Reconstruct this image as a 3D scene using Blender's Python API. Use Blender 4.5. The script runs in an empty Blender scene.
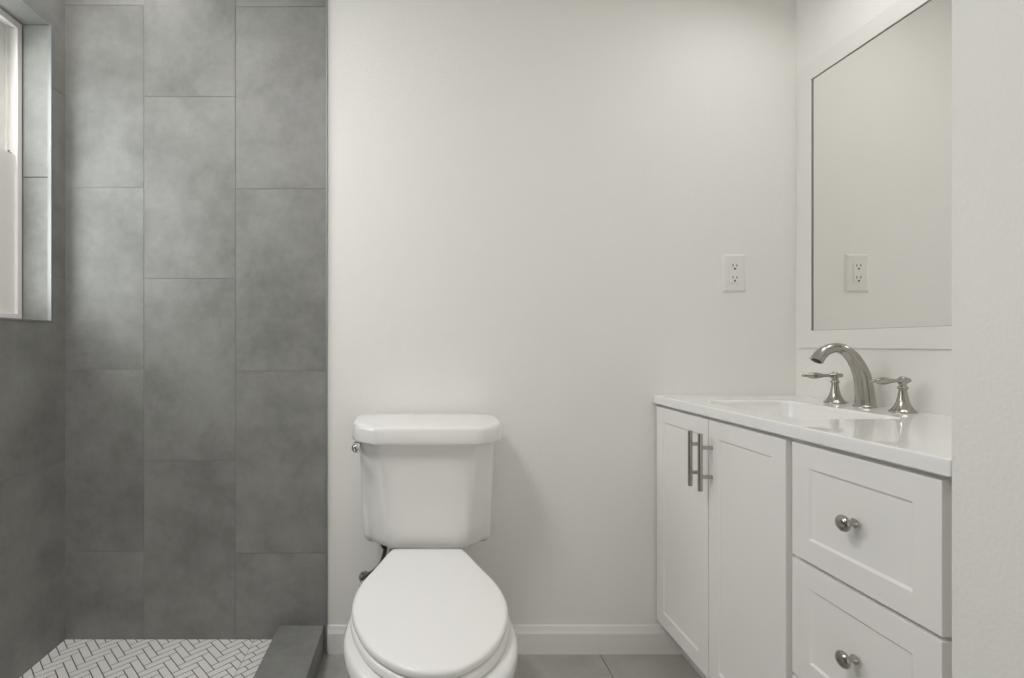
import bpy, bmesh, math, random
from mathutils import Vector, Matrix

random.seed(7)
S = bpy.context.scene
COL = S.collection
R = math.radians

# ------------------------------------------------------------------ camera
cd = bpy.data.cameras.new('camera')
cam = bpy.data.objects.new('camera', cd)
COL.objects.link(cam)
cam.location = (0, 0, 1.047)
cam.rotation_euler = (R(90), 0, 0)
cd.sensor_fit = 'HORIZONTAL'
cd.sensor_width = 36.0
cd.lens = 495.0 / 1024.0 * 36.0
cd.shift_x = (512 - 419) / 1024.0
cd.shift_y = (344 - 339) / 1024.0
cd.clip_start = 0.02
S.camera = cam

# ------------------------------------------------------------------ view, world, lights
S.view_settings.view_transform = 'Standard'
S.view_settings.look = 'None'
S.view_settings.gamma = 1.0
S.view_settings.use_curve_mapping = False
S.view_settings.exposure = 0.0
S.cycles.use_denoising = True
S.cycles.max_bounces = 12
S.cycles.diffuse_bounces = 6
S.cycles.glossy_bounces = 6
S.cycles.sample_clamp_indirect = 6.0

W = bpy.data.worlds.new('daylight')
S.world = W
W.use_nodes = True
bg = W.node_tree.nodes['Background']
bg.inputs['Color'].default_value = (0.985, 0.975, 0.98, 1)
bg.inputs['Strength'].default_value = 6.5


def area(name, loc, target, sx, sy, power, color=(1, 1, 1), portal=False, spread=180):
    l = bpy.data.lights.new(name, 'AREA')
    l.shape = 'RECTANGLE'
    l.size, l.size_y = sx, sy
    l.energy = power
    l.color = color
    l.spread = R(spread)
    o = bpy.data.objects.new(name, l)
    COL.objects.link(o)
    o.location = loc
    d = Vector(target) - Vector(loc)
    o.rotation_euler = d.to_track_quat('-Z', 'Y').to_euler()
    if portal:
        l.cycles.is_portal = True
    return o


area('window_portal', (-1.345, 1.245, 1.60), (0, 1.245, 1.60), 0.66, 0.92, 1.0, portal=True)
area('shower_light', (-0.98, 1.46, 2.425), (-0.98, 1.46, 0), 0.14, 0.14, 1.3, (1.0, 0.972, 0.958))
area('ceiling_light', (-0.80, 0.50, 2.425), (-0.80, 0.50, 0), 0.45, 0.45, 18.0, (1.0, 0.972, 0.958))
area('vanity_light', (1.07, 1.11, 2.20), (0.85, 1.10, 1.0), 0.60, 0.14, 1.95, (1.0, 0.972, 0.958))
area('rear_fill_light', (0.0, -1.00, 0.85), (0.0, 1.6, 0.75), 1.4, 1.5, 3.6, (1.0, 0.972, 0.958))  # added fill from behind the camera


# ------------------------------------------------------------------ materials
def new_mat(name):
    m = bpy.data.materials.new(name)
    m.use_nodes = True
    nt = m.node_tree
    return m, nt, nt.nodes['Principled BSDF']


def mix_color(nt, fac, a, b):
    n = nt.nodes.new('ShaderNodeMix')
    n.data_type = 'RGBA'
    nt.links.new(fac, n.inputs[0])
    n.inputs[6].default_value = (*a, 1)
    n.inputs[7].default_value = (*b, 1)
    return n.outputs[2]


def noise(nt, scale, detail=3.0, rough=0.55, vec=None):
    n = nt.nodes.new('ShaderNodeTexNoise')
    n.inputs['Scale'].default_value = scale
    n.inputs['Detail'].default_value = detail
    n.inputs['Roughness'].default_value = rough
    if vec is not None:
        nt.links.new(vec, n.inputs['Vector'])
    return n.outputs['Fac']


def objco(nt):
    return nt.nodes.new('ShaderNodeTexCoord').outputs['Object']


def bump(nt, b, height, strength, dist):
    n = nt.nodes.new('ShaderNodeBump')
    n.inputs['Strength'].default_value = strength
    n.inputs['Distance'].default_value = dist
    nt.links.new(height, n.inputs['Height'])
    nt.links.new(n.outputs['Normal'], b.inputs['Normal'])


def plain(name, col, rough=0.5, metal=0.0, bump_scale=None, bstr=0.2, bdist=0.001, spec=0.5, vary=0.03, coat=0.0):
    m, nt, b = new_mat(name)
    co = objco(nt)
    c2 = tuple(max(0, c * (1 - vary)) for c in col)
    nt.links.new(mix_color(nt, noise(nt, 9.0, vec=co), c2, col), b.inputs['Base Color'])
    b.inputs['Roughness'].default_value = rough
    b.inputs['Metallic'].default_value = metal
    b.inputs['Specular IOR Level'].default_value = spec
    b.inputs['Coat Weight'].default_value = coat
    b.inputs['Coat Roughness'].default_value = 0.06
    if bump_scale:
        bump(nt, b, noise(nt, bump_scale, 4.0, vec=co), bstr, bdist)
    return m


def wall_paint(name, col, scale=150.0, strength=0.45, dist=0.0024):
    m, nt, b = new_mat(name)
    co = objco(nt)
    nt.links.new(mix_color(nt, noise(nt, 2.5, vec=co), tuple(c * 0.975 for c in col), col), b.inputs['Base Color'])
    b.inputs['Roughness'].default_value = 0.62
    b.inputs['Specular IOR Level'].default_value = 0.35
    bump(nt, b, noise(nt, scale, 2.5, 0.5, vec=co), strength, dist)
    return m


def concrete_tile(name, dark, light, rough=0.42):
    m, nt, b = new_mat(name)
    co = objco(nt)
    at = nt.nodes.new('ShaderNodeAttribute')
    at.attribute_name = 'tone'
    off = nt.nodes.new('ShaderNodeVectorMath')
    off.operation = 'SCALE'
    off.inputs[0].default_value = (13.0, 7.0, 29.0)
    nt.links.new(at.outputs['Fac'], off.inputs['Scale'])
    add = nt.nodes.new('ShaderNodeVectorMath')
    add.operation = 'ADD'
    nt.links.new(co, add.inputs[0])
    nt.links.new(off.outputs[0], add.inputs[1])
    big = noise(nt, 5.5, 7.0, 0.66, vec=add.outputs[0])
    fine = noise(nt, 38.0, 4.0, 0.7, vec=add.outputs[0])
    w = nt.nodes.new('ShaderNodeMath')
    w.operation = 'MULTIPLY_ADD'
    nt.links.new(fine, w.inputs[0])
    w.inputs[1].default_value = 0.22
    nt.links.new(big, w.inputs[2])
    t = nt.nodes.new('ShaderNodeMath')
    t.operation = 'MULTIPLY_ADD'
    nt.links.new(at.outputs['Fac'], t.inputs[0])
    t.inputs[1].default_value = 0.09
    nt.links.new(w.outputs[0], t.inputs[2])
    mr = nt.nodes.new('ShaderNodeMapRange')
    mr.inputs['From Min'].default_value = 0.38
    mr.inputs['From Max'].default_value = 0.86
    nt.links.new(t.outputs[0], mr.inputs['Value'])
    nt.links.new(mix_color(nt, mr.outputs[0], dark, light), b.inputs['Base Color'])
    b.inputs['Roughness'].default_value = rough
    b.inputs['Specular IOR Level'].default_value = 0.5
    bump(nt, b, fine, 0.08, 0.001)
    return m


M = {}
M['wall'] = wall_paint('wall_paint', (0.86, 0.85, 0.82))
M['ceil'] = wall_paint('ceiling_paint', (0.89, 0.885, 0.87))
M['tile'] = concrete_tile('concrete_look_tile', (0.156, 0.156, 0.147), (0.286, 0.287, 0.273), 0.48)
M['floortile'] = concrete_tile('floor_tile', (0.33, 0.322, 0.30), (0.47, 0.46, 0.43), 0.4)
M['grout'] = plain('grout', (0.12, 0.12, 0.115), 0.85, bump_scale=300, vary=0.1)
M['lightgrout'] = plain('light_grout', (0.25, 0.25, 0.24), 0.85, bump_scale=300, vary=0.1)
M['mosaic'] = plain('white_mosaic', (0.87, 0.855, 0.83), 0.35, vary=0.06)
M['trimwhite'] = plain('white_trim_paint', (0.82, 0.81, 0.785), 0.32)
M['cabinet'] = plain('cabinet_lacquer', (0.90, 0.885, 0.865), 0.34)
M['counter'] = plain('cultured_marble', (0.90, 0.895, 0.88), 0.03, vary=0.015)
M['porcelain'] = plain('porcelain', (0.84, 0.835, 0.815), 0.07, vary=0.01, coat=0.6)
M['seat'] = plain('seat_plastic', (0.85, 0.845, 0.83), 0.25, vary=0.01)
M['nickel'] = plain('brushed_nickel', (0.45, 0.43, 0.395), 0.22, 1.0, vary=0.08)
M['chrome'] = plain('chrome', (0.72, 0.72, 0.72), 0.08, 1.0)
M['alu'] = plain('aluminium_edge', (0.36, 0.37, 0.365), 0.6, 1.0)
M['vinyl'] = plain('window_vinyl', (0.80, 0.785, 0.76), 0.35)
M['plate'] = plain('outlet_plastic', (0.83, 0.82, 0.79), 0.3)
M['dark'] = plain('dark_slot', (0.03, 0.03, 0.03), 0.6)
M['hose'] = plain('braided_hose', (0.10, 0.10, 0.10), 0.4, 0.5, bump_scale=900, bstr=0.6)
M['slot'] = plain('outlet_slot', (0.10, 0.10, 0.095), 0.6)
M['gap_strip'] = plain('mirror_gap_strip', (0.24, 0.24, 0.235), 0.5)  # dark colour for the gap beside the mirror glass
M['cavity'] = plain('cabinet_box', (0.74, 0.73, 0.71), 0.45)

m, nt, b = new_mat('mirror_glass')
nt.links.new(mix_color(nt, noise(nt, 3.0), (0.915, 0.915, 0.90), (0.92, 0.92, 0.905)), b.inputs['Base Color'])
b.inputs['Metallic'].default_value = 1.0
b.inputs['Roughness'].default_value = 0.012
M['mirror'] = m

m, nt, b = new_mat('window_glass')
tr = nt.nodes.new('ShaderNodeBsdfTransparent')
tr.inputs['Color'].default_value = (0.93, 0.96, 0.95, 1)
gl = nt.nodes.new('ShaderNodeBsdfGlossy')
gl.inputs['Roughness'].default_value = 0.02
mx = nt.nodes.new('ShaderNodeMixShader')
mx.inputs[0].default_value = 0.07
nt.links.new(tr.outputs[0], mx.inputs[1])
nt.links.new(gl.outputs[0], mx.inputs[2])
nt.links.new(mx.outputs[0], nt.nodes['Material Output'].inputs['Surface'])
M['glass'] = m


# ------------------------------------------------------------------ mesh helpers
def box(bm, x0, x1, y0, y1, z0, z1, bev=0.0, seg=2, mi=0, tone=None):
    vs = [bm.verts.new((x, y, z)) for x in (x0, x1) for y in (y0, y1) for z in (z0, z1)]
    idx = [(0, 1, 3, 2), (4, 6, 7, 5), (0, 4, 5, 1), (2, 3, 7, 6), (0, 2, 6, 4), (1, 5, 7, 3)]
    fs = [bm.faces.new([vs[i] for i in f]) for f in idx]
    for f in fs:
        f.material_index = mi
        if tone is not None:
            f[bm.faces.layers.float['tone']] = tone
    if bev > 0:
        es = list({e for f in fs for e in f.edges})
        bmesh.ops.bevel(bm, geom=es, offset=bev, segments=seg, profile=0.5, affect='EDGES')


def loft(bm, loops, cap0=True, cap1=True, mi=0):
    rows = [[bm.verts.new(p) for p in lp] for lp in loops]
    n = len(rows[0])
    for a, c in zip(rows[:-1], rows[1:]):
        for i in range(n):
            f = bm.faces.new((a[i], a[(i + 1) % n], c[(i + 1) % n], c[i]))
            f.material_index = mi
    if cap0:
        bm.faces.new(rows[0][::-1]).material_index = mi
    if cap1:
        bm.faces.new(rows[-1]).material_index = mi


def lathe(bm, prof, origin, axis, n=32):
    ax = Vector(axis).normalized()
    q = Vector((0, 0, 1)).rotation_difference(ax)
    o = Vector(origin)
    loft(bm, [[o + q @ Vector((r * math.cos(2 * math.pi * i / n), r * math.sin(2 * math.pi * i / n), h))
               for i in range(n)] for h, r in prof])


def catmull(pts, k=6):
    P = [Vector(p) for p in pts]
    P = [P[0] * 2 - P[1]] + P + [P[-1] * 2 - P[-2]]
    out = []
    for i in range(1, len(P) - 2):
        for j in range(k):
            t = j / k
            a, b_, c, d = P[i - 1], P[i], P[i + 1], P[i + 2]
            out.append(0.5 * ((2 * b_) + (c - a) * t + (2 * a - 5 * b_ + 4 * c - d) * t * t + (3 * b_ - a - 3 * c + d) * t ** 3))
    out.append(P[-2])
    return out


def tube(bm, pts, radii, n=20, k=6, up=(0, 1, 0)):
    pr = [Vector((*p, )) for p in pts]
    cl = catmull(pr, k)
    rl = [v[0] for v in catmull([(r, 0, 0) for r in radii], k)]
    loops = []
    u = Vector(up)
    for i, p in enumerate(cl):
        t = (cl[min(i + 1, len(cl) - 1)] - cl[max(i - 1, 0)]).normalized()
        s = t.cross(u)
        if s.length < 1e-4:
            s = t.cross(Vector((1, 0, 0)))
        s.normalize()
        w = s.cross(t).normalized()
        loops.append([p + (s * math.cos(2 * math.pi * j / n) + w * math.sin(2 * math.pi * j / n)) * rl[i] for j in range(n)])
    loft(bm, loops)


def newbm(tone=False):
    bm = bmesh.new()
    if tone:
        bm.faces.layers.float.new('tone')
    return bm


def obj(name, bm, mats, parent=None, smooth=True, angle=35, wn=True):
    if not isinstance(mats, (list, tuple)):
        mats = [mats]
    bmesh.ops.recalc_face_normals(bm, faces=bm.faces)
    if parent is not None:
        off = Vector(parent.location)
        p = parent.parent
        while p is not None:
            off += Vector(p.location)
            p = p.parent
        bmesh.ops.translate(bm, verts=bm.verts, vec=-off)
    me = bpy.data.meshes.new(name)
    bm.to_mesh(me)
    bm.free()
    for mt in mats:
        me.materials.append(mt)
    if smooth:
        me.polygons.foreach_set('use_smooth', [True] * len(me.polygons))
        me.set_sharp_from_angle(angle=R(angle))
    o = bpy.data.objects.new(name, me)
    COL.objects.link(o)
    if smooth and wn:
        w = o.modifiers.new('normals', 'WEIGHTED_NORMAL')
        w.keep_sharp = True
    if parent is not None:
        o.parent = parent
    return o


def thing(name, label, cat, loc, group=None):
    o = bpy.data.objects.new(name, None)
    o.empty_display_size = 0.05
    COL.objects.link(o)
    o.location = loc
    o['label'] = label
    o['category'] = cat
    if group:
        o['group'] = group
    return o


def struct(name, bm, mats, label=None, cat=None, parent=None, **kw):
    o = obj(name, bm, mats, parent, **kw)
    if parent is None:
        o['kind'] = 'structure'
        if label:
            o['label'] = label
        if cat:
            o['category'] = cat
    return o


# ------------------------------------------------------------------ room dimensions
XL, XR = -1.186, 1.27        # left tile face, right wall face
YB, YT = 1.667, 1.660       # back drywall face, back tile face
YF = -1.20                  # wall behind the camera
ZC = 2.44
ZF = 0.009                 # top of the floor tiles
XP, YP = 0.7885, 0.735        # partition corner beside the vanity
XE = -0.3119                # end of the shower tile
GAP = 0.0014


def tile_rects(rects, holes):
    out = []
    for (a0, a1, c0, c1, tn) in rects:
        parts = [(a0, a1, c0, c1)]
        for (h0, h1, k0, k1) in holes:
            nxt = []
            for (p0, p1, q0, q1) in parts:
                if p1 <= h0 or p0 >= h1 or q1 <= k0 or q0 >= k1:
                    nxt.append((p0, p1, q0, q1))
                    continue
                if q0 < k0: nxt.append((p0, p1, q0, k0))
                if q1 > k1: nxt.append((p0, p1, k1, q1))
                lo, hi = max(q0, k0), min(q1, k1)
                if p0 < h0: nxt.append((p0, h0, lo, hi))
                if p1 > h1: nxt.append((h1, p1, lo, hi))
            parts = nxt
        out += [(*p, tn) for p in parts]
    return out


def grid(cols, starts, z0, z1):
    rs = []
    for i, (a, c) in enumerate(zip(cols[:-1], cols[1:])):
        z = starts[i] - 0.6105 * 4
        while z < z1:
            lo, hi = max(z, z0), min(z + 0.6105, z1)
            if hi - lo > 0.01:
                rs.append((a + GAP, c - GAP, lo + GAP, hi - GAP, random.random()))
            z += 0.6105
    return rs


# floor
bm = newbm(True)
box(bm, XL - 0.2, XR + 0.2, YF - 0.1, YB + 0.1, -0.08, ZF - 0.0015, mi=1, tone=0)
for i in range(-5, 6):
    x0 = 0.30 + i * 0.6105
    for j in range(-10, 7):
        y0 = 1.50 - j * 0.3075 - 0.3075
        sh = 0.305 if j % 2 else 0.0
        a, c = max(x0 + sh, -0.33), min(x0 + sh + 0.6105, XR + 0.05)
        lo, hi = max(y0, YF), min(y0 + 0.3075, YB)
        if c - a > 0.01 and hi - lo > 0.01:
            box(bm, a + GAP, c - GAP, lo + GAP, hi - GAP, -0.01, ZF, mi=0, tone=random.random())
struct('floor', bm, [M['floortile'], M['grout']], 'grey stone-look bathroom floor tiles', 'floor')

# ceiling
bm = newbm()
box(bm, XL - 0.2, XR + 0.2, YF - 0.1, YB + 0.1, ZC, ZC + 0.08)
struct('ceiling', bm, M['ceil'], 'plain white ceiling', 'ceiling')

# back wall, painted part
bm = newbm()
box(bm, XE - 0.03, XR + 0.2, YB, YB + 0.1, -0.05, ZC)
struct('wall_back', bm, M['wall'], 'plain off-white painted wall behind the toilet', 'wall')

# back wall, tiled shower part
bm = newbm(True)
box(bm, XL - 0.2, XE + 0.0005, YT + 0.0010, YB + 0.1, -0.05, ZC, mi=1, tone=0)
for (a, c, lo, hi, tn) in grid([XL - 0.05, -0.922, -0.6154, XE], [1.572, 1.877, 1.567], -0.02, ZC):
    box(bm, a, c, YT, YB, lo, hi, tone=tn)
struct('wall_shower', bm, [M['tile'], M['lightgrout']], 'grey tiled shower wall beside the painted wall', 'wall')

# left wall with window opening
WY0, WY1, WZ0, WZ1 = 0.90, 1.596, 1.121, 2.076
bm = newbm(True)
xb = XL - 0.15
for (y0, y1, z0, z1) in ((YF - 0.1, WY0 - 0.008, -0.05, ZC), (WY1 + 0.008, YB, -0.05, ZC),
                         (WY0 - 0.008, WY1 + 0.008, -0.05, WZ0 - 0.008), (WY0 - 0.008, WY1 + 0.008, WZ1 + 0.008, ZC)):
    box(bm, xb, XL - 0.0010, y0, y1, z0, z1, mi=1, tone=0)
cols = [YT + 0.01 - 0.3055 * k for k in range(10, -1, -1)]
starts = [1.877 if (k % 2 == 0) else 1.572 for k in range(9, -1, -1)]
for (a, c, lo, hi, tn) in tile_rects(grid(cols, starts, -0.02, ZC), [(WY0, WY1, WZ0, WZ1)]):
    box(bm, XL - 0.008, XL, a, c, lo, hi, tone=tn)
# tiled reveal: far side, near side, head, sill
XI = -1.28
for (z0, z1, tn) in ((WZ0 + GAP, 1.585 - GAP, 0.35), (1.585 + GAP, WZ1 - GAP, 0.9)):
    box(bm, xb + 0.06, XL - 0.003, WY1, WY1 + 0.008, z0, z1, tone=tn)
    box(bm, xb + 0.06, XL - 0.003, WY0 - 0.008, WY0, z0, z1, tone=1 - tn)
for (y0, y1, tn) in ((WY0 + GAP, 1.22 - GAP, 0.3), (1.22 + GAP, WY1 - GAP, 0.7)):
    box(bm, xb + 0.06, XL - 0.003, y0, y1, WZ1, WZ1 + 0.008, tone=tn)
    box(bm, xb + 0.06, XL - 0.003, y0, y1, WZ0 - 0.008, WZ0, tone=1 - tn)
struct('wall_left', bm, [M['tile'], M['lightgrout']], 'grey tiled shower wall with the window in it', 'wall')

# right wall
bm = newbm()
box(bm, XR, XR + 0.1, YP - 0.02, YB + 0.1, -0.05, ZC)
struct('wall_right', bm, M['wall'], 'off-white painted wall carrying the framed mirror', 'wall')

# partition at the end of the vanity
bm = newbm()
box(bm, XP, XR + 0.1, YF - 0.1, YP, -0.05, ZC, bev=0.004, seg=3)
struct('wall_partition', bm, M['wall'], 'textured white wall end beside the vanity drawers', 'wall')

# wall behind the camera
bm = newbm()
box(bm, XL - 0.15, XP + 0.02, YF - 0.1, YF, -0.05, ZC)
struct('wall_front', bm, M['wall'])

# metal edge trims
bm = newbm()
box(bm, XE - 0.0005, XE + 0.004, YT - 0.0012, YB, 0.104, ZC, bev=0.0008)
struct('trim_1', bm, M['alu'], 'thin metal edge strip where shower tile meets paint', 'edge trim')
bm = newbm()
e = 0.0035
box(bm, XL - 0.011, XL + 0.0015, WY1 - 0.0015, WY1 + e, WZ0 - e, WZ1 + e, bev=0.0008)
box(bm, XL - 0.011, XL + 0.0015, WY0 - e, WY0 + 0.0015, WZ0 - e, WZ1 + e, bev=0.0008)
box(bm, XL - 0.011, XL + 0.0015, WY0, WY1, WZ1 - 0.0015, WZ1 + e, bev=0.0008)
box(bm, XL - 0.011, XL + 0.0015, WY0, WY1, WZ0 - e, WZ0 + 0.0015, bev=0.0008)
struct('trim_2', bm, M['alu'], 'thin metal edge strip around the window opening', 'edge trim')

# baseboard: profile extruded along X
bm = newbm()
prof = [(0, ZF), (0.012, ZF), (0.012, 0.076), (0.0113, 0.0785), (0.0085, 0.0845), (0.0065, 0.091), (0.0055, 0.097), (0.0035, 0.1005), (0, 0.1015)]
loft(bm, [[(x, YB - d, z) for d, z in prof] for x in (XE + 0.006, 0.882)])
struct('baseboard_back', bm, M['trimwhite'], 'low white baseboard along the wall behind the toilet', 'baseboard', angle=25)


# shower floor: herringbone mosaic
ZS = 0.057
bm = newbm()
box(bm, XL - 0.05, -0.46, YF, YT + 0.01, -0.02, ZS - 0.0007, mi=1)
tw, tl = 0.0245, 0.0735
g = 0.0016


def clip(poly, a, b_, c):           # keep a*x+b*y<=c
    out = []
    for i in range(len(poly)):
        p, q = poly[i], poly[(i + 1) % len(poly)]
        dp, dq = a * p[0] + b_ * p[1] - c, a * q[0] + b_ * q[1] - c
        if dp <= 0: out.append(p)
        if (dp < 0 < dq) or (dq < 0 < dp):
            t = dp / (dp - dq)
            out.append((p[0] + (q[0] - p[0]) * t, p[1] + (q[1] - p[1]) * t))
    return out


OX, OY = -0.83, 1.47
c45 = math.sqrt(0.5)


def add_chip(u0, u1, v0, v1, cuts):
    poly = []
    for (u, v) in ((u0 + g, v0 + g), (u1 - g, v0 + g), (u1 - g, v1 - g), (u0 + g, v1 - g)):
        poly.append((OX + (u - v) * c45, OY + (u + v) * c45))
    for ct in cuts:
        poly = clip(poly, *ct)
        if len(poly) < 3:
            return
    ar = abs(sum(poly[i][0] * poly[(i + 1) % len(poly)][1] - poly[(i + 1) % len(poly)][0] * poly[i][1] for i in range(len(poly)))) / 2
    if ar < 2e-5:
        return
    loft(bm, [[(x, y, ZS - 0.004) for x, y in poly], [(x, y, ZS) for x, y in poly]], cap0=False)


XM = -0.552
base_cuts = [(-1, 0, -XL - 0.001), (0, 1, YT - 0.001), (0, -1, -0.75)]
lim = int(2.0 / tw)
for k in range(-lim, lim):
    for q in range(-12, 13):
        u, v = k * tw + q * tl, k * tw - q * tl
        cx = OX + (u - v) * c45
        cy = OY + (u + v) * c45
        if not (XL - 0.2 < cx < -0.4 and 0.6 < cy < YT + 0.2):
            continue
        add_chip(u, u + tl, v, v + tw, base_cuts + [(1, 0, XM)])
        add_chip(u, u + tw, v + tw, v + tw + tl, base_cuts + [(1, 0, XM)])
for r in range(-60, 60):
    for q in range(-30, 30):
        u0 = q * tl + (r % 3) * tw
        cx = OX + (u0 - r * tw) * c45
        cy = OY + (u0 + r * tw) * c45
        if -0.75 < cx < -0.38 and 0.6 < cy < YT + 0.2:
            add_chip(u0, u0 + tl, r * tw, r * tw + tw, base_cuts + [(-1, 0, -XM - 0.0015), (1, 0, -0.4705)])
struct('shower_floor', bm, [M['mosaic'], M['grout']], 'white herringbone mosaic shower floor with grey grout', 'shower floor', angle=20)

# shower curb
bm = newbm(True)
box(bm, -0.4685, -0.3205, YF, YT - 0.0005, -0.02, 0.100, mi=1, tone=0)
y = YT - 0.001
while y > YF:
    y0 = max(y - 0.61, YF)
    tn = random.random()
    box(bm, -0.4690, -0.3195, y0 + GAP, y, 0.092, 0.104, bev=0.0008, tone=tn)
    box(bm, -0.3215, -0.3200, y0 + GAP, y, ZF, 0.0915, tone=tn)
    box(bm, -0.4690, -0.4680, y0 + GAP, y, ZS, 0.0915, tone=tn)
    y -= 0.61
box(bm, -0.3215, -0.3182, YF, YT - 0.001, 0.099, 0.1045, bev=0.0008, mi=2, tone=0)
struct('shower_curb', bm, [M['tile'], M['grout'], M['alu']], 'grey tiled curb along the edge of the shower floor', 'curb')

# ------------------------------------------------------------------ window
win = bpy.data.objects.new('window_1', None)
COL.objects.link(win)
win.location = (XI, (WY0 + WY1) / 2, WZ0)
win['kind'] = 'structure'
win['label'] = 'white vinyl sash window in the tiled shower wall'
win['category'] = 'window'


def ring(bm, x0, x1, y0, y1, z0, z1, wy, wz, bev=0.0015):
    box(bm, x0, x1, y0, y0 + wy, z0, z1, bev=bev)
    box(bm, x0, x1, y1 - wy, y1, z0, z1, bev=bev)
    box(bm, x0, x1, y0 + wy, y1 - wy, z0, z0 + wz, bev=bev)
    box(bm, x0, x1, y0 + wy, y1 - wy, z1 - wz, z1, bev=bev)


bm = newbm()
ring(bm, XI - 0.012, XI + 0.001, WY0 + 0.0005, WY1 - 0.0005, WZ0 + 0.0005, WZ1 - 0.0005, 0.018, 0.022)
ring(bm, XI - 0.058, XI - 0.012, WY0 + 0.0005, WY1 - 0.0005, WZ0 + 0.0005, WZ1 - 0.0005, 0.012, 0.016)
box(bm, XI - 0.036, XI - 0.030, WY1 - 0.024, WY1 - 0.012, WZ0 + 0.016, WZ1 - 0.016, bev=0.001)
box(bm, XI - 0.036, XI - 0.030, WY0 + 0.012, WY0 + 0.024, WZ0 + 0.016, WZ1 - 0.016, bev=0.001)
obj('window_frame', bm, M['vinyl'], win)
ZM = 1.650
for (x0, z0, z1) in ((XI - 0.029, WZ0 + 0.020, ZM), (XI - 0.056, ZM - 0.035, WZ1 - 0.018)):
    sr = newbm()
    ring(sr, x0, x0 + 0.020, WY0 + 0.0135, WY1 - 0.0135, z0, z1, 0.068, 0.040, 0.002)
    so = obj('sash', sr, M['vinyl'], win)
    bm = newbm()
    box(bm, x0 + 0.008, x0 + 0.011, WY0 + 0.076, WY1 - 0.076, z0 + 0.038, z1 - 0.038)
    obj('pane', bm, M['glass'], so, smooth=False)
    if x0 > XI - 0.04:
        bm = newbm()
        box(bm, x0 + 0.006, x0 + 0.016, WY1 - 0.040, WY1 - 0.022, ZM, ZM + 0.006, bev=0.002)
        box(bm, x0 + 0.009, x0 + 0.015, WY1 - 0.036, WY1 - 0.027, ZM + 0.006, ZM + 0.011, bev=0.002)
        obj('latch', bm, M['nickel'], so)

# ------------------------------------------------------------------ toilet
TX = 0.0245
toilet = thing('toilet', 'white two-piece toilet with closed lid against the painted wall', 'toilet', (TX, 1.25, 0))


def resample(pts, n):
    P = [Vector((p[0], p[1], 0)) for p in pts]
    cl = P + [P[0]]
    seg = [(cl[i + 1] - cl[i]).length for i in range(len(P))]
    tot = sum(seg)
    out, i, acc = [], 0, 0.0
    for k in range(n):
        d = tot * k / n
        while acc + seg[i] < d - 1e-12:
            acc += seg[i]
            i += 1
        out.append(cl[i].lerp(cl[i + 1], (d - acc) / seg[i]))
    return [(p.x, p.y) for p in out]


def smooth_closed(pts, k=8):
    n = len(pts)
    P = [Vector((*p, 0)) for p in pts]
    out = []
    for i in range(n):
        a, b_, c, d = P[i - 1], P[i], P[(i + 1) % n], P[(i + 2) % n]
        for j in range(k):
            t = j / k
            v = 0.5 * ((2 * b_) + (c - a) * t + (2 * a - 5 * b_ + 4 * c - d) * t * t + (3 * b_ - a - 3 * c + d) * t ** 3)
            out.append((v.x, v.y))
    return out


def inset(pts, d):
    n = len(pts)
    area2 = sum(pts[i][0] * pts[(i + 1) % n][1] - pts[(i + 1) % n][0] * pts[i][1] for i in range(n))
    sgn = 1 if area2 > 0 else -1
    out = []
    for i in range(n):
        p, q = Vector(pts[i - 1]), Vector(pts[(i + 1) % n])
        t = (q - p).normalized()
        nrm = Vector((-t.y, t.x)) * sgn
        out.append((pts[i][0] + nrm.x * d, pts[i][1] + nrm.y * d))
    return out


def sym(half):      # half: right-hand points from back centre side to front; mirror
    return half + [(-x, y) for x, y in reversed(half) if x > 1e-6]


def plan(pts, z, n=None):
    return [(TX + x, y, z) for x, y in pts]


lid_half = [(0.088, 1.4387), (0.107, 1.428), (0.141, 1.322), (0.168, 1.237), (0.178, 1.167), (0.175, 1.109), (0.163, 1.057),
            (0.142, 1.005), (0.112, 0.958), (0.074, 0.922), (0.040, 0.903)]
lid_full = sym(lid_half + [(0.0, 0.897)]) + [(-0.03, 1.4387), (0.03, 1.4387)]
lid_pl = resample(smooth_closed(lid_full, 6), 120)

# bowl
def egg(hw, yf, yb, yc, n=120):
    out = []
    for i in range(n):
        a = 2 * math.pi * i / n
        s, c = math.sin(a), math.cos(a)
        yy = yc + (c * (yb - yc) if c > 0 else c * (yc - yf))
        ex = 0.92 if c < 0 else 0.80
        out.append((hw * math.copysign(abs(s) ** ex, s), yy))
    return out


bm = newbm()
loops = []
for (z, hw, yf, yb, yc) in ((ZF, 0.112, 1.02, 1.56, 1.30), (ZF + 0.006, 0.115, 1.015, 1.565, 1.30), (0.03, 0.113, 1.02, 1.56, 1.30),
                            (0.10, 0.104, 1.04, 1.55, 1.28), (0.18, 0.112, 1.02, 1.53, 1.22), (0.25, 0.142, 0.965, 1.50, 1.15),
                            (0.31, 0.170, 0.915, 1.48, 1.12), (0.355, 0.185, 0.893, 1.465, 1.11), (0.385, 0.1905, 0.883, 1.455, 1.105),
                            (0.402, 0.1905, 0.882, 1.455, 1.105), (0.411, 0.186, 0.887, 1.45, 1.105), (0.414, 0.178, 0.895, 1.44, 1.105),
                            (0.413, 0.135, 0.95, 1.33, 1.12), (0.400, 0.128, 0.96, 1.32, 1.12), (0.34, 0.115, 0.99, 1.30, 1.13),
                            (0.27, 0.07, 1.06, 1.25, 1.15)):
    loops.append(plan(egg(hw, yf, yb, yc), z))
loft(bm, loops)
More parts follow.
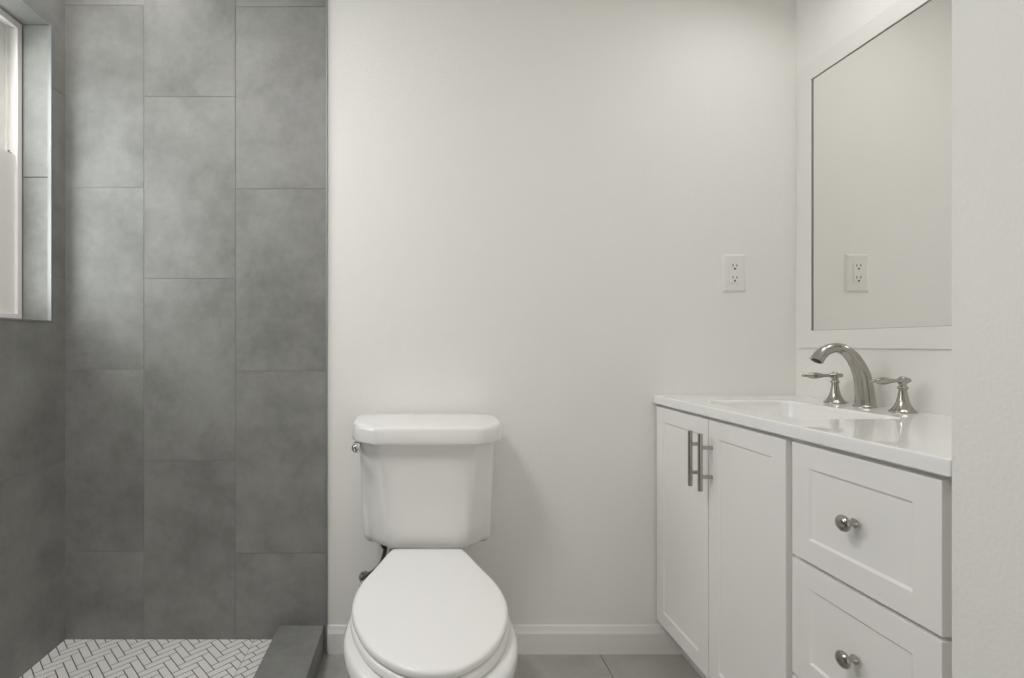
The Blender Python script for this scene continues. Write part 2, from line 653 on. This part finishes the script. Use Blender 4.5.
# rear deck carrying the tank
dk = resample(smooth_closed(sym([(0.02, 1.635), (0.09, 1.632), (0.118, 1.60), (0.115, 1.50), (0.108, 1.42), (0.10, 1.38), (0.03, 1.36)]), 5), 60)
loft(bm, [plan(inset(dk, 0.05), 0.10), plan(inset(dk, 0.035), 0.20), plan(inset(dk, 0.008), 0.33), plan(dk, 0.38),
          plan(dk, 0.412), plan(inset(dk, 0.006), 0.420), plan(inset(dk, 0.02), 0.4205)])
obj('bowl', bm, M['porcelain'], toilet, angle=50, wn=False)

# seat ring and lid
bm = newbm()
st = inset(lid_pl, -0.003)
inn = inset(lid_pl, 0.06)
loft(bm, [plan(inset(st, 0.004), 0.4165), plan(st, 0.4185), plan(st, 0.428), plan(inset(st, 0.003), 0.4325), plan(inset(st, 0.007), 0.434),
          plan(inset(st, 0.05), 0.434), plan(inset(st, 0.055), 0.431), plan(inset(st, 0.055), 0.4185), plan(inset(st, 0.05), 0.4165),
          plan(inset(st, 0.004), 0.4165)], cap0=False, cap1=False)
bmesh.ops.remove_doubles(bm, verts=bm.verts, dist=1e-5)
obj('seat', bm, M['seat'], toilet, angle=50, wn=False)
bm = newbm()
def scale_pl(pts, s):
    return [(x * s, 1.15 + (y - 1.15) * s) for x, y in pts]
loft(bm, [plan(inset(lid_pl, 0.006), 0.4362), plan(inset(lid_pl, 0.001), 0.4378), plan(lid_pl, 0.4405), plan(lid_pl, 0.4465), plan(inset(lid_pl, 0.0012), 0.4495),
          plan(inset(lid_pl, 0.004), 0.4522), plan(inset(lid_pl, 0.009), 0.4538), plan(inset(lid_pl, 0.018), 0.4543), plan(scale_pl(lid_pl, 0.72), 0.4550),
          plan(scale_pl(lid_pl, 0.4), 0.4553), plan(scale_pl(lid_pl, 0.1), 0.4554)])
obj('seat_lid', bm, M['seat'], toilet, angle=60, wn=False)
for sx in (-1, 1):
    bm = newbm()
    lathe(bm, [(0, 0.009), (0.001, 0.010), (0.030, 0.010), (0.031, 0.009)], (TX + sx * 0.078 - 0.0155, 1.4455, 0.4335), (1, 0, 0), 20)
    box(bm, TX + sx * 0.078 - 0.013, TX + sx * 0.078 + 0.013, 1.437, 1.4555, 0.4195, 0.434, bev=0.002)
    obj('hinge', bm, M['seat'], toilet)

# tank
tk = [(0.04, 1.645), (0.155, 1.645), (0.195, 1.632), (0.2095, 1.600), (0.2115, 1.550), (0.2080, 1.515), (0.1980, 1.488), (0.182, 1.466), (0.154, 1.4385), (0.145, 1.4315), (0.132, 1.4278), (0.10, 1.4271), (0.04, 1.4270)]
def tank_loop(z, s):
    # s = 0 at top, 1 at bottom
    out = []
    for x, y in sym(tk):
        xx = x * (1 - 0.075 * s)
        xx = x * (1 - (0.075 if y > 1.5 else 0.075 + 0.095 * min(1, (1.5 - y) / 0.06)) * s)
        yy = y + (0.038 * s if y < 1.5 else (0.012 * s if y < 1.56 else 0))
        out.append((xx, yy))
    return resample(smooth_closed(out, 5), 120)


bm = newbm()
zt, zb = 0.768, 0.432
loops = []
for z, i_ in ((zb, 0.045), (zb + 0.0003, 0.031), (zb + 0.002, 0.0205), (zb + 0.005, 0.0140), (zb + 0.010, 0.0078), (zb + 0.018, 0.0027), (zb + 0.03, 0.0)):
    s = (zt - z) / (zt - zb)
    loops.append(plan(inset(tank_loop(z, s), i_), z))
for k in range(1, 9):
    z = zb + 0.03 + (zt - zb - 0.03) * k / 8
    loops.append(plan(tank_loop(z, (zt - z) / (zt - zb)), z))
loft(bm, loops)
# foot joining tank and bowl deck
ft = resample(smooth_closed(sym([(0.02, 1.625), (0.085, 1.62), (0.10, 1.59), (0.10, 1.52), (0.09, 1.49), (0.03, 1.485)]), 5), 40)
loft(bm, [plan(ft, 0.4206), plan(ft, 0.436)])
obj('tank', bm, M['porcelain'], toilet, angle=75, wn=False)

ld = [(0.08, 1.658), (0.165, 1.656), (0.211, 1.634), (0.2295, 1.592), (0.2305, 1.538), (0.2255, 1.495), (0.2135, 1.464), (0.196, 1.443), (0.168, 1.4185), (0.157, 1.4105), (0.143, 1.4068), (0.10, 1.4061), (0.04, 1.4060)]
lp = resample(smooth_closed(sym(ld), 6), 140)
bm = newbm()
lsc = lambda k: [(x * k, 1.54 + (y - 1.54) * k) for x, y in inset(lp, 0.03)]
crown = lambda pl: [(x, y, z - max(0, z - 0.785) / 0.0325 * 0.0095 * max(0, min(1, (1.60 - y) / 0.19)) ** 1.3) for x, y, z in pl]
loft(bm, [crown(q) for q in (plan(lsc(0.3), 0.7600), plan(inset(lp, 0.02), 0.7600), plan(inset(lp, 0.005), 0.7585), plan(inset(lp, 0.001), 0.7605), plan(lp, 0.766), plan(inset(lp, 0.0010), 0.785),
          plan(inset(lp, 0.0022), 0.8005), plan(inset(lp, 0.004), 0.8095), plan(inset(lp, 0.0072), 0.8145), plan(inset(lp, 0.0115), 0.8165), plan(inset(lp, 0.018), 0.8171),
          plan(lsc(0.98), 0.8173), plan(lsc(0.85), 0.8174), plan(lsc(0.6), 0.8175), plan(lsc(0.35), 0.8175), plan(lsc(0.08), 0.8175))])
obj('tank_lid', bm, M['porcelain'], toilet, angle=60, wn=False)

# flush lever on the tank's left side
bm = newbm()
lv = Vector((TX - 0.2060, 1.50, 0.744))
lathe(bm, [(-0.004, 0.012), (0.0, 0.015), (0.003, 0.015), (0.006, 0.011), (0.007, 0.007), (0.018, 0.0065), (0.019, 0.006)], lv, (-1, 0, 0), 24)
tube(bm, [lv + Vector((-0.013, 0.012, 0.0)), lv + Vector((-0.0135, 0.0, 0.0)), lv + Vector((-0.009, -0.035, 0.002)), lv + Vector((-0.001, -0.066, 0.004)),
          lv + Vector((0.002, -0.078, 0.004)), lv + Vector((0.003, -0.088, 0.004)), lv + Vector((0.003, -0.090, 0.004))], [0.005, 0.0085, 0.006, 0.0095, 0.0140, 0.0095, 0.003], 20, 6, up=(0, 0, 1))
obj('flush_lever', bm, M['chrome'], toilet, wn=False)

# water supply hose and valve
sup = thing('water_supply_hose', 'dark braided supply hose and chrome stop valve beside the toilet', 'hose', (-0.1865, 1.62, 0.2746))
bm = newbm()
hp = [(-0.108, 1.545, 0.425), (-0.1065, 1.547, 0.400), (-0.1195, 1.560, 0.357), (-0.140, 1.580, 0.326), (-0.166, 1.605, 0.298), (-0.1845, 1.62, 0.2776)]
tube(bm, hp, [0.0062] * 6, 14, 6)
obj('hose', bm, M['hose'], sup, wn=False)
bm = newbm()
lathe(bm, [(0.002, 0.011), (0.003, 0.0125), (0.014, 0.0125), (0.016, 0.009), (0.022, 0.008)], (-0.108, 1.545, 0.4330), (0, 0, -1), 12)
obj('coupling_nut', bm, M['dark'], sup)
bm = newbm()
lathe(bm, [(0, 0.022), (0.003, 0.021), (0.005, 0.010), (0.055, 0.008), (0.056, 0.007)], (-0.181, YB, 0.262), (0, -1, 0), 20)
lathe(bm, [(-0.014, 0.009), (-0.013, 0.010), (0.012, 0.010), (0.018, 0.008), (0.022, 0.0075)], (-0.181, 1.62, 0.262), (0.1, 0, 1), 16)
obj('stop_valve', bm, M['chrome'], sup)
bm = newbm()
loft(bm, [[(-0.181 + 0.013 * math.cos(a) * s, yy, 0.262 + 0.009 * math.sin(a) * s) for a in [2 * math.pi * i / 20 for i in range(20)]]
          for yy, s in ((1.616, 0.45), (1.609, 0.5), (1.608, 0.9), (1.606, 1.0), (1.600, 1.0), (1.598, 0.9))])
obj('valve_handle', bm, M['chrome'], sup)

# ------------------------------------------------------------------ vanity cabinet
XD = 0.797
vc = thing('vanity_cabinet', 'white shaker vanity cabinet with two doors and a drawer stack', 'cabinet', (1.04, 1.20, 0))
bm = newbm()
Y0, Y1 = 0.7375, 1.6655
XC = 0.819
# box sides, bottom, back and face frame
box(bm, XC, 1.268, Y0, Y0 + 0.016, 0.108, 0.8475)
box(bm, XC, 1.268, Y1 - 0.016, Y1, 0.108, 0.8475)
box(bm, XC, 1.268, Y0 + 0.016, Y1 - 0.016, 0.108, 0.124)
box(bm, 1.256, 1.268, Y0 + 0.016, Y1 - 0.016, 0.124, 0.8475)
box(bm, XC, XC + 0.018, Y0 + 0.016, Y1 - 0.016, 0.80, 0.8475)
box(bm, XC, XC + 0.018, 1.045, 1.095, 0.124, 0.80)
box(bm, XC, XC + 0.018, Y0 + 0.016, Y0 + 0.045, 0.124, 0.80)
for zz in (0.3295, 0.580):
    box(bm, XC, XC + 0.018, Y0 + 0.045, 1.045, zz, zz + 0.03)
obj('carcass', bm, M['cabinet'], vc, smooth=False)
bm = newbm()
box(bm, XC - 0.001, XC + 0.004, Y0, Y0 + 0.0155, 0.108, 0.8475, bev=0.0008)
obj('end_filler', bm, M['cabinet'], vc)
bm = newbm()
box(bm, 0.88, 0.896, Y0, Y1, ZF, 0.1079)
obj('toe_kick', bm, M['cabinet'], vc, smooth=False)


def shaker(bm, y0, y1, z0, z1, st=0.047, rl=0.048, th=0.020, rec=0.0042):
    # stepped rectangle loops: back, front outer, front inner, recessed panel
    def rect(x, d, dz=None):
        dz = d if dz is None else dz
        return [(x, y0 + d, z0 + dz), (x, y1 - d, z0 + dz), (x, y1 - d, z1 - dz), (x, y0 + d, z1 - dz)]
    b_ = 0.0015
    loft(bm, [rect(XD + th, 0), rect(XD + b_, 0), rect(XD + 0.0004, 0.0004), rect(XD, b_),
              rect(XD, st - 0.0025, rl - 0.0025), rect(XD + 0.0006, st - 0.0014, rl - 0.0014),
              rect(XD + rec - 0.0006, st + 0.0016, rl + 0.0016), rect(XD + rec, st + 0.0024, rl + 0.0024)])


ZD0, ZD1 = 0.123, 0.8385
PULL_Z0, PULL_Z1 = 0.647, 0.803


def pull(parent, y, z0, z1):
    bm = newbm()
    xx = 0.765
    lathe(bm, [(0, 0.0054), (0.0008, 0.0062), (z1 - z0 - 0.0008, 0.0062), (z1 - z0, 0.0054)], (xx, y, z0), (0, 0, 1), 20)
    for z in (z0 + 0.038, z1 - 0.038):
        lathe(bm, [(0, 0.0052), (XD - xx, 0.0052)], (xx, y, z), (1, 0, 0), 16)
    obj('handle', bm, M['nickel'], parent)


for (a, c, py) in ((1.366, 1.6615, 1.3965), (1.076, 1.363, 1.3465)):
    bm = newbm()
    shaker(bm, a, c, ZD0, ZD1)
    d = obj('door', bm, M['cabinet'], vc, angle=25)
    pull(d, py, PULL_Z0, PULL_Z1)

for (z0, z1) in ((0.600, 0.8385), (0.3475, 0.5925), (0.123, 0.340)):
    bm = newbm()
    shaker(bm, 0.7545, 1.0575, z0, z1)
    d = obj('drawer', bm, M['cabinet'], vc, angle=25)
    zc = (z0 + z1) / 2
    bm = newbm()
    lathe(bm, [(0, 0.0085), (0.002, 0.0088), (0.004, 0.007), (0.0075, 0.0050), (0.012, 0.0048), (0.015, 0.0065), (0.017, 0.0110),
               (0.0188, 0.0140), (0.0214, 0.0152), (0.0240, 0.0147), (0.0266, 0.0122), (0.0284, 0.008), (0.0292, 0.0035)], (XD, 0.905, zc), (-1, 0, 0), 32)
    obj('knob', bm, M['nickel'], d, angle=60, wn=False)

# ------------------------------------------------------------------ countertop with integrated basin
ct = thing('vanity_countertop', 'glossy white countertop with integrated rectangular sink on the vanity', 'countertop', (1.03, 1.20, 0.848))
ZT, ZU = 0.875, 0.8485


def rrect(x0, x1, y0, y1, r, z, k=8):
    out = []
    for (cx, cy, a0) in ((x1 - r, y1 - r, 0), (x0 + r, y1 - r, 90), (x0 + r, y0 + r, 180), (x1 - r, y0 + r, 270)):
        for i in range(k + 1):
            a = R(a0 + 90 * i / k)
            out.append((cx + r * math.cos(a), cy + r * math.sin(a), z))
    return out


BX0, BX1, BY0, BY1 = 0.868, 1.122, 1.137, 1.506
CX0, CX1, CY0, CY1 = 0.790, 1.2695, 0.7365, 1.6665
K = 8


def outer(z, d=0.0):
    # same vertex count as rrect; tiny corner radius
    return rrect(CX0 + d, CX1 - d, CY0 + d, CY1 - d, 0.003, z, K)


bm = newbm()
loft(bm, [rrect(BX0 + 0.002, BX1 - 0.002, BY0 + 0.002, BY1 - 0.002, 0.03, ZU, K),
          outer(ZU, 0.001), outer(ZU + 0.001), outer(ZT - 0.004), outer(ZT - 0.0012, 0.0012), outer(ZT, 0.004), outer(ZT, 0.007),
          rrect(BX0 - 0.008, BX1 + 0.008, BY0 - 0.008, BY1 + 0.008, 0.035, ZT, K),
          rrect(BX0 - 0.005, BX1 + 0.005, BY0 - 0.005, BY1 + 0.005, 0.033, ZT, K),
          rrect(BX0 - 0.001, BX1 + 0.001, BY0 - 0.001, BY1 + 0.001, 0.031, ZT - 0.0015, K),
          rrect(BX0 + 0.002, BX1 - 0.002, BY0 + 0.002, BY1 - 0.002, 0.03, ZT - 0.006, K),
          rrect(BX0 + 0.002, BX1 - 0.002, BY0 + 0.002, BY1 - 0.002, 0.03, ZU, K)], cap0=False, cap1=False)
bmesh.ops.remove_doubles(bm, verts=bm.verts, dist=1e-5)
obj('worktop', bm, M['counter'], ct, angle=40)
bm = newbm()
bl = []
for (d, z, r) in ((0.0022, ZU + 0.012, 0.03), (0.008, ZU - 0.03, 0.03), (0.014, ZU - 0.065, 0.035), (0.022, ZU - 0.083, 0.04), (0.036, ZU - 0.094, 0.045),
                  (0.055, ZU - 0.099, 0.045), (0.09, ZU - 0.102, 0.03)):
    bl.append(rrect(BX0 + d, BX1 - d, BY0 + d, BY1 - d, r, z, K))
inner = bl
outr = [rrect(BX0 - 0.004, BX1 + 0.004, BY0 - 0.004, BY1 + 0.004, 0.034, ZU - 0.001, K)]
for lp_ in bl[1:]:
    outr.append([(x + (x - 0.995) * 0.05, y + (y - 1.3215) * 0.04, z - 0.006) for x, y, z in lp_])
loft(bm, list(reversed(outr)) + inner, cap0=True, cap1=True)
obj('sink_basin', bm, M['counter'], ct, angle=50, wn=False)
bm = newbm()
lathe(bm, [(0, 0.021), (0.002, 0.021), (0.003, 0.018), (0.003, 0.014), (0.006, 0.013), (0.007, 0.009)], (0.995, 1.3215, ZU - 0.1025), (0, 0, 1), 28)
obj('drain', bm, M['nickel'], ct)

# ------------------------------------------------------------------ faucet
FX, FY = 1.218, 1.351
fa = thing('faucet', 'brushed nickel widespread faucet with arched spout and two lever handles', 'faucet', (FX, FY, ZT))
bm = newbm()
sp = [(1.218, FY, 0.8765), (1.2175, FY, 0.900), (1.2145, FY, 0.930), (1.2090, FY, 0.960), (1.1975, FY, 0.988), (1.1805, FY, 1.0140), (1.1590, FY, 1.0315),
      (1.1360, FY, 1.0365), (1.1120, FY, 1.0300), (1.0945, FY, 1.0160), (1.0845, FY, 1.0010)]
tube(bm, sp, [0.0225, 0.0215, 0.0202, 0.0190, 0.0175, 0.0158, 0.0142, 0.0134, 0.0138, 0.0150, 0.0160], 32, 8)
lathe(bm, [(0, 0.0265), (0.002, 0.0265), (0.004, 0.0245), (0.007, 0.022), (0.010, 0.0205)], (1.217, FY, ZT), (0, 0, 1), 36)
sp_o = obj('spout', bm, M['nickel'], fa, angle=60, wn=False)
bm = newbm()
nd = (Vector(sp[-1]) - Vector(sp[-2])).normalized()
lathe(bm, [(-0.002, 0.0115), (0.001, 0.0115), (0.002, 0.010)], Vector(sp[-1]), nd, 24)
obj('aerator', bm, M['dark'], sp_o)
for hy, ly in ((FY + 0.098, 0.06), (FY - 0.105, -0.15)):
    bm = newbm()
    lathe(bm, [(0, 0.0272), (0.0022, 0.0275), (0.004, 0.0262), (0.006, 0.0232), (0.010, 0.0205), (0.018, 0.0160), (0.028, 0.0125), (0.040, 0.0100), (0.054, 0.0082),
               (0.0575, 0.0082), (0.0585, 0.0102), (0.0625, 0.0108), (0.0645, 0.0098), (0.0655, 0.0078), (0.069, 0.0072), (0.073, 0.0090),
               (0.0775, 0.0105), (0.083, 0.0098), (0.088, 0.0072), (0.0905, 0.003)], (FX, hy, ZT), (0, 0, 1), 32)
    h = obj('handle', bm, M['nickel'], fa, angle=45, wn=False)
    bm = newbm()
    z = ZT + 0.080
    lathe(bm, [(-0.020, 0.002), (-0.019, 0.005), (-0.016, 0.0062), (-0.012, 0.0050), (-0.008, 0.0070), (0.0, 0.0080), (0.010, 0.0070), (0.014, 0.0046), (0.022, 0.0040), (0.034, 0.0052), (0.046, 0.0080),
               (0.056, 0.0096), (0.064, 0.0092), (0.072, 0.0072), (0.079, 0.0046), (0.082, 0.0034), (0.085, 0.0044), (0.089, 0.0042), (0.093, 0.0022), (0.095, 0.0008)],
          (FX, hy, z), (-1, ly, -0.01), 20)
    obj('lever', bm, M['nickel'], h, angle=60, wn=False)

# ------------------------------------------------------------------ mirror
mi = thing('wall_mirror', 'large rectangular mirror in a flat white frame above the sink', 'mirror', (1.27, 1.22, 1.034))
FYa, FYb, FZa, FZb = 0.80, 1.649, 1.034, 1.955
FW = 0.0565
XFf = 1.2622
bm = newbm()


def mrect(x, d):
    return [(x, FYa + d, FZa + d), (x, FYb - d, FZa + d), (x, FYb - d, FZb - d), (x, FYa + d, FZb - d)]


loft(bm, [mrect(1.2695, FW - 0.001), mrect(1.2695, 0), mrect(XFf + 0.0015, 0), mrect(XFf, 0.0015), mrect(XFf, FW - 0.0015), mrect(XFf + 0.0015, FW),
          mrect(1.2655, FW), mrect(1.2655, FW - 0.001), mrect(1.2695, FW - 0.001)], cap0=False, cap1=False)
bmesh.ops.remove_doubles(bm, verts=bm.verts, dist=1e-6)
obj('frame', bm, M['trimwhite'], mi, angle=30)
bm = newbm()
loft(bm, [mrect(1.2655, FW - 0.0004), mrect(1.2628, FW - 0.0004), mrect(1.2628, FW + 0.0004), mrect(1.2655, FW + 0.0004)], cap0=False, cap1=False)
obj('mirror_gap_strip', bm, M['gap_strip'], mi, smooth=False)  # dark strip added to draw the dark gap between frame and glass
bm = newbm()
box(bm, 1.2660, 1.2690, FYa + FW - 0.0005, FYb - FW + 0.0005, FZa + FW - 0.0005, FZb - FW + 0.0005)
obj('mirror_glass', bm, M['mirror'], mi, smooth=False)

# ------------------------------------------------------------------ outlet
OXc, OZc = 1.0585, 1.2855
out = thing('electrical_outlet', 'white duplex electrical outlet plate on the painted wall above the vanity', 'outlet', (OXc, YB, OZc))
bm = newbm()
pw, ph = 0.0395, 0.0645


def orect(y, dx, dz):
    return [(OXc - dx, y, OZc - dz), (OXc + dx, y, OZc - dz), (OXc + dx, y, OZc + dz), (OXc - dx, y, OZc + dz)]


loft(bm, [orect(YB, pw, ph), orect(YB - 0.0015, pw, ph), orect(YB - 0.0055, pw - 0.006, ph - 0.006), orect(YB - 0.0062, pw - 0.008, ph - 0.008)])
obj('cover_plate', bm, M['plate'], out, angle=20)
bm = newbm()
box(bm, OXc - 0.0168, OXc + 0.0168, YB - 0.0085, YB - 0.006, OZc - 0.0335, OZc + 0.0335, bev=0.001)
rec = obj('receptacle', bm, M['plate'], out)
for dz in (0.021, -0.019):
    for dx, top in ((-0.0065, 0.0085), (0.0065, 0.0075)):
        bm = newbm()
        box(bm, OXc + dx - 0.0013, OXc + dx + 0.0013, YB - 0.0090, YB - 0.0080, OZc + dz, OZc + dz + top)
        obj('blade_slot', bm, M['slot'], rec, smooth=False)
    bm = newbm()
    lathe(bm, [(0, 0.0032), (0.001, 0.0032)], (OXc, YB - 0.0080, OZc + dz - 0.0075), (0, -1, 0), 14)
    obj('ground_hole', bm, M['dark'], rec, smooth=False)
for dz in (0.048, -0.048):
    bm = newbm()
    lathe(bm, [(0, 0.003), (0.001, 0.003), (0.0014, 0.002)], (OXc, YB - 0.0060, OZc + dz), (0, -1, 0), 14)
    obj('screw', bm, M['plate'], out)
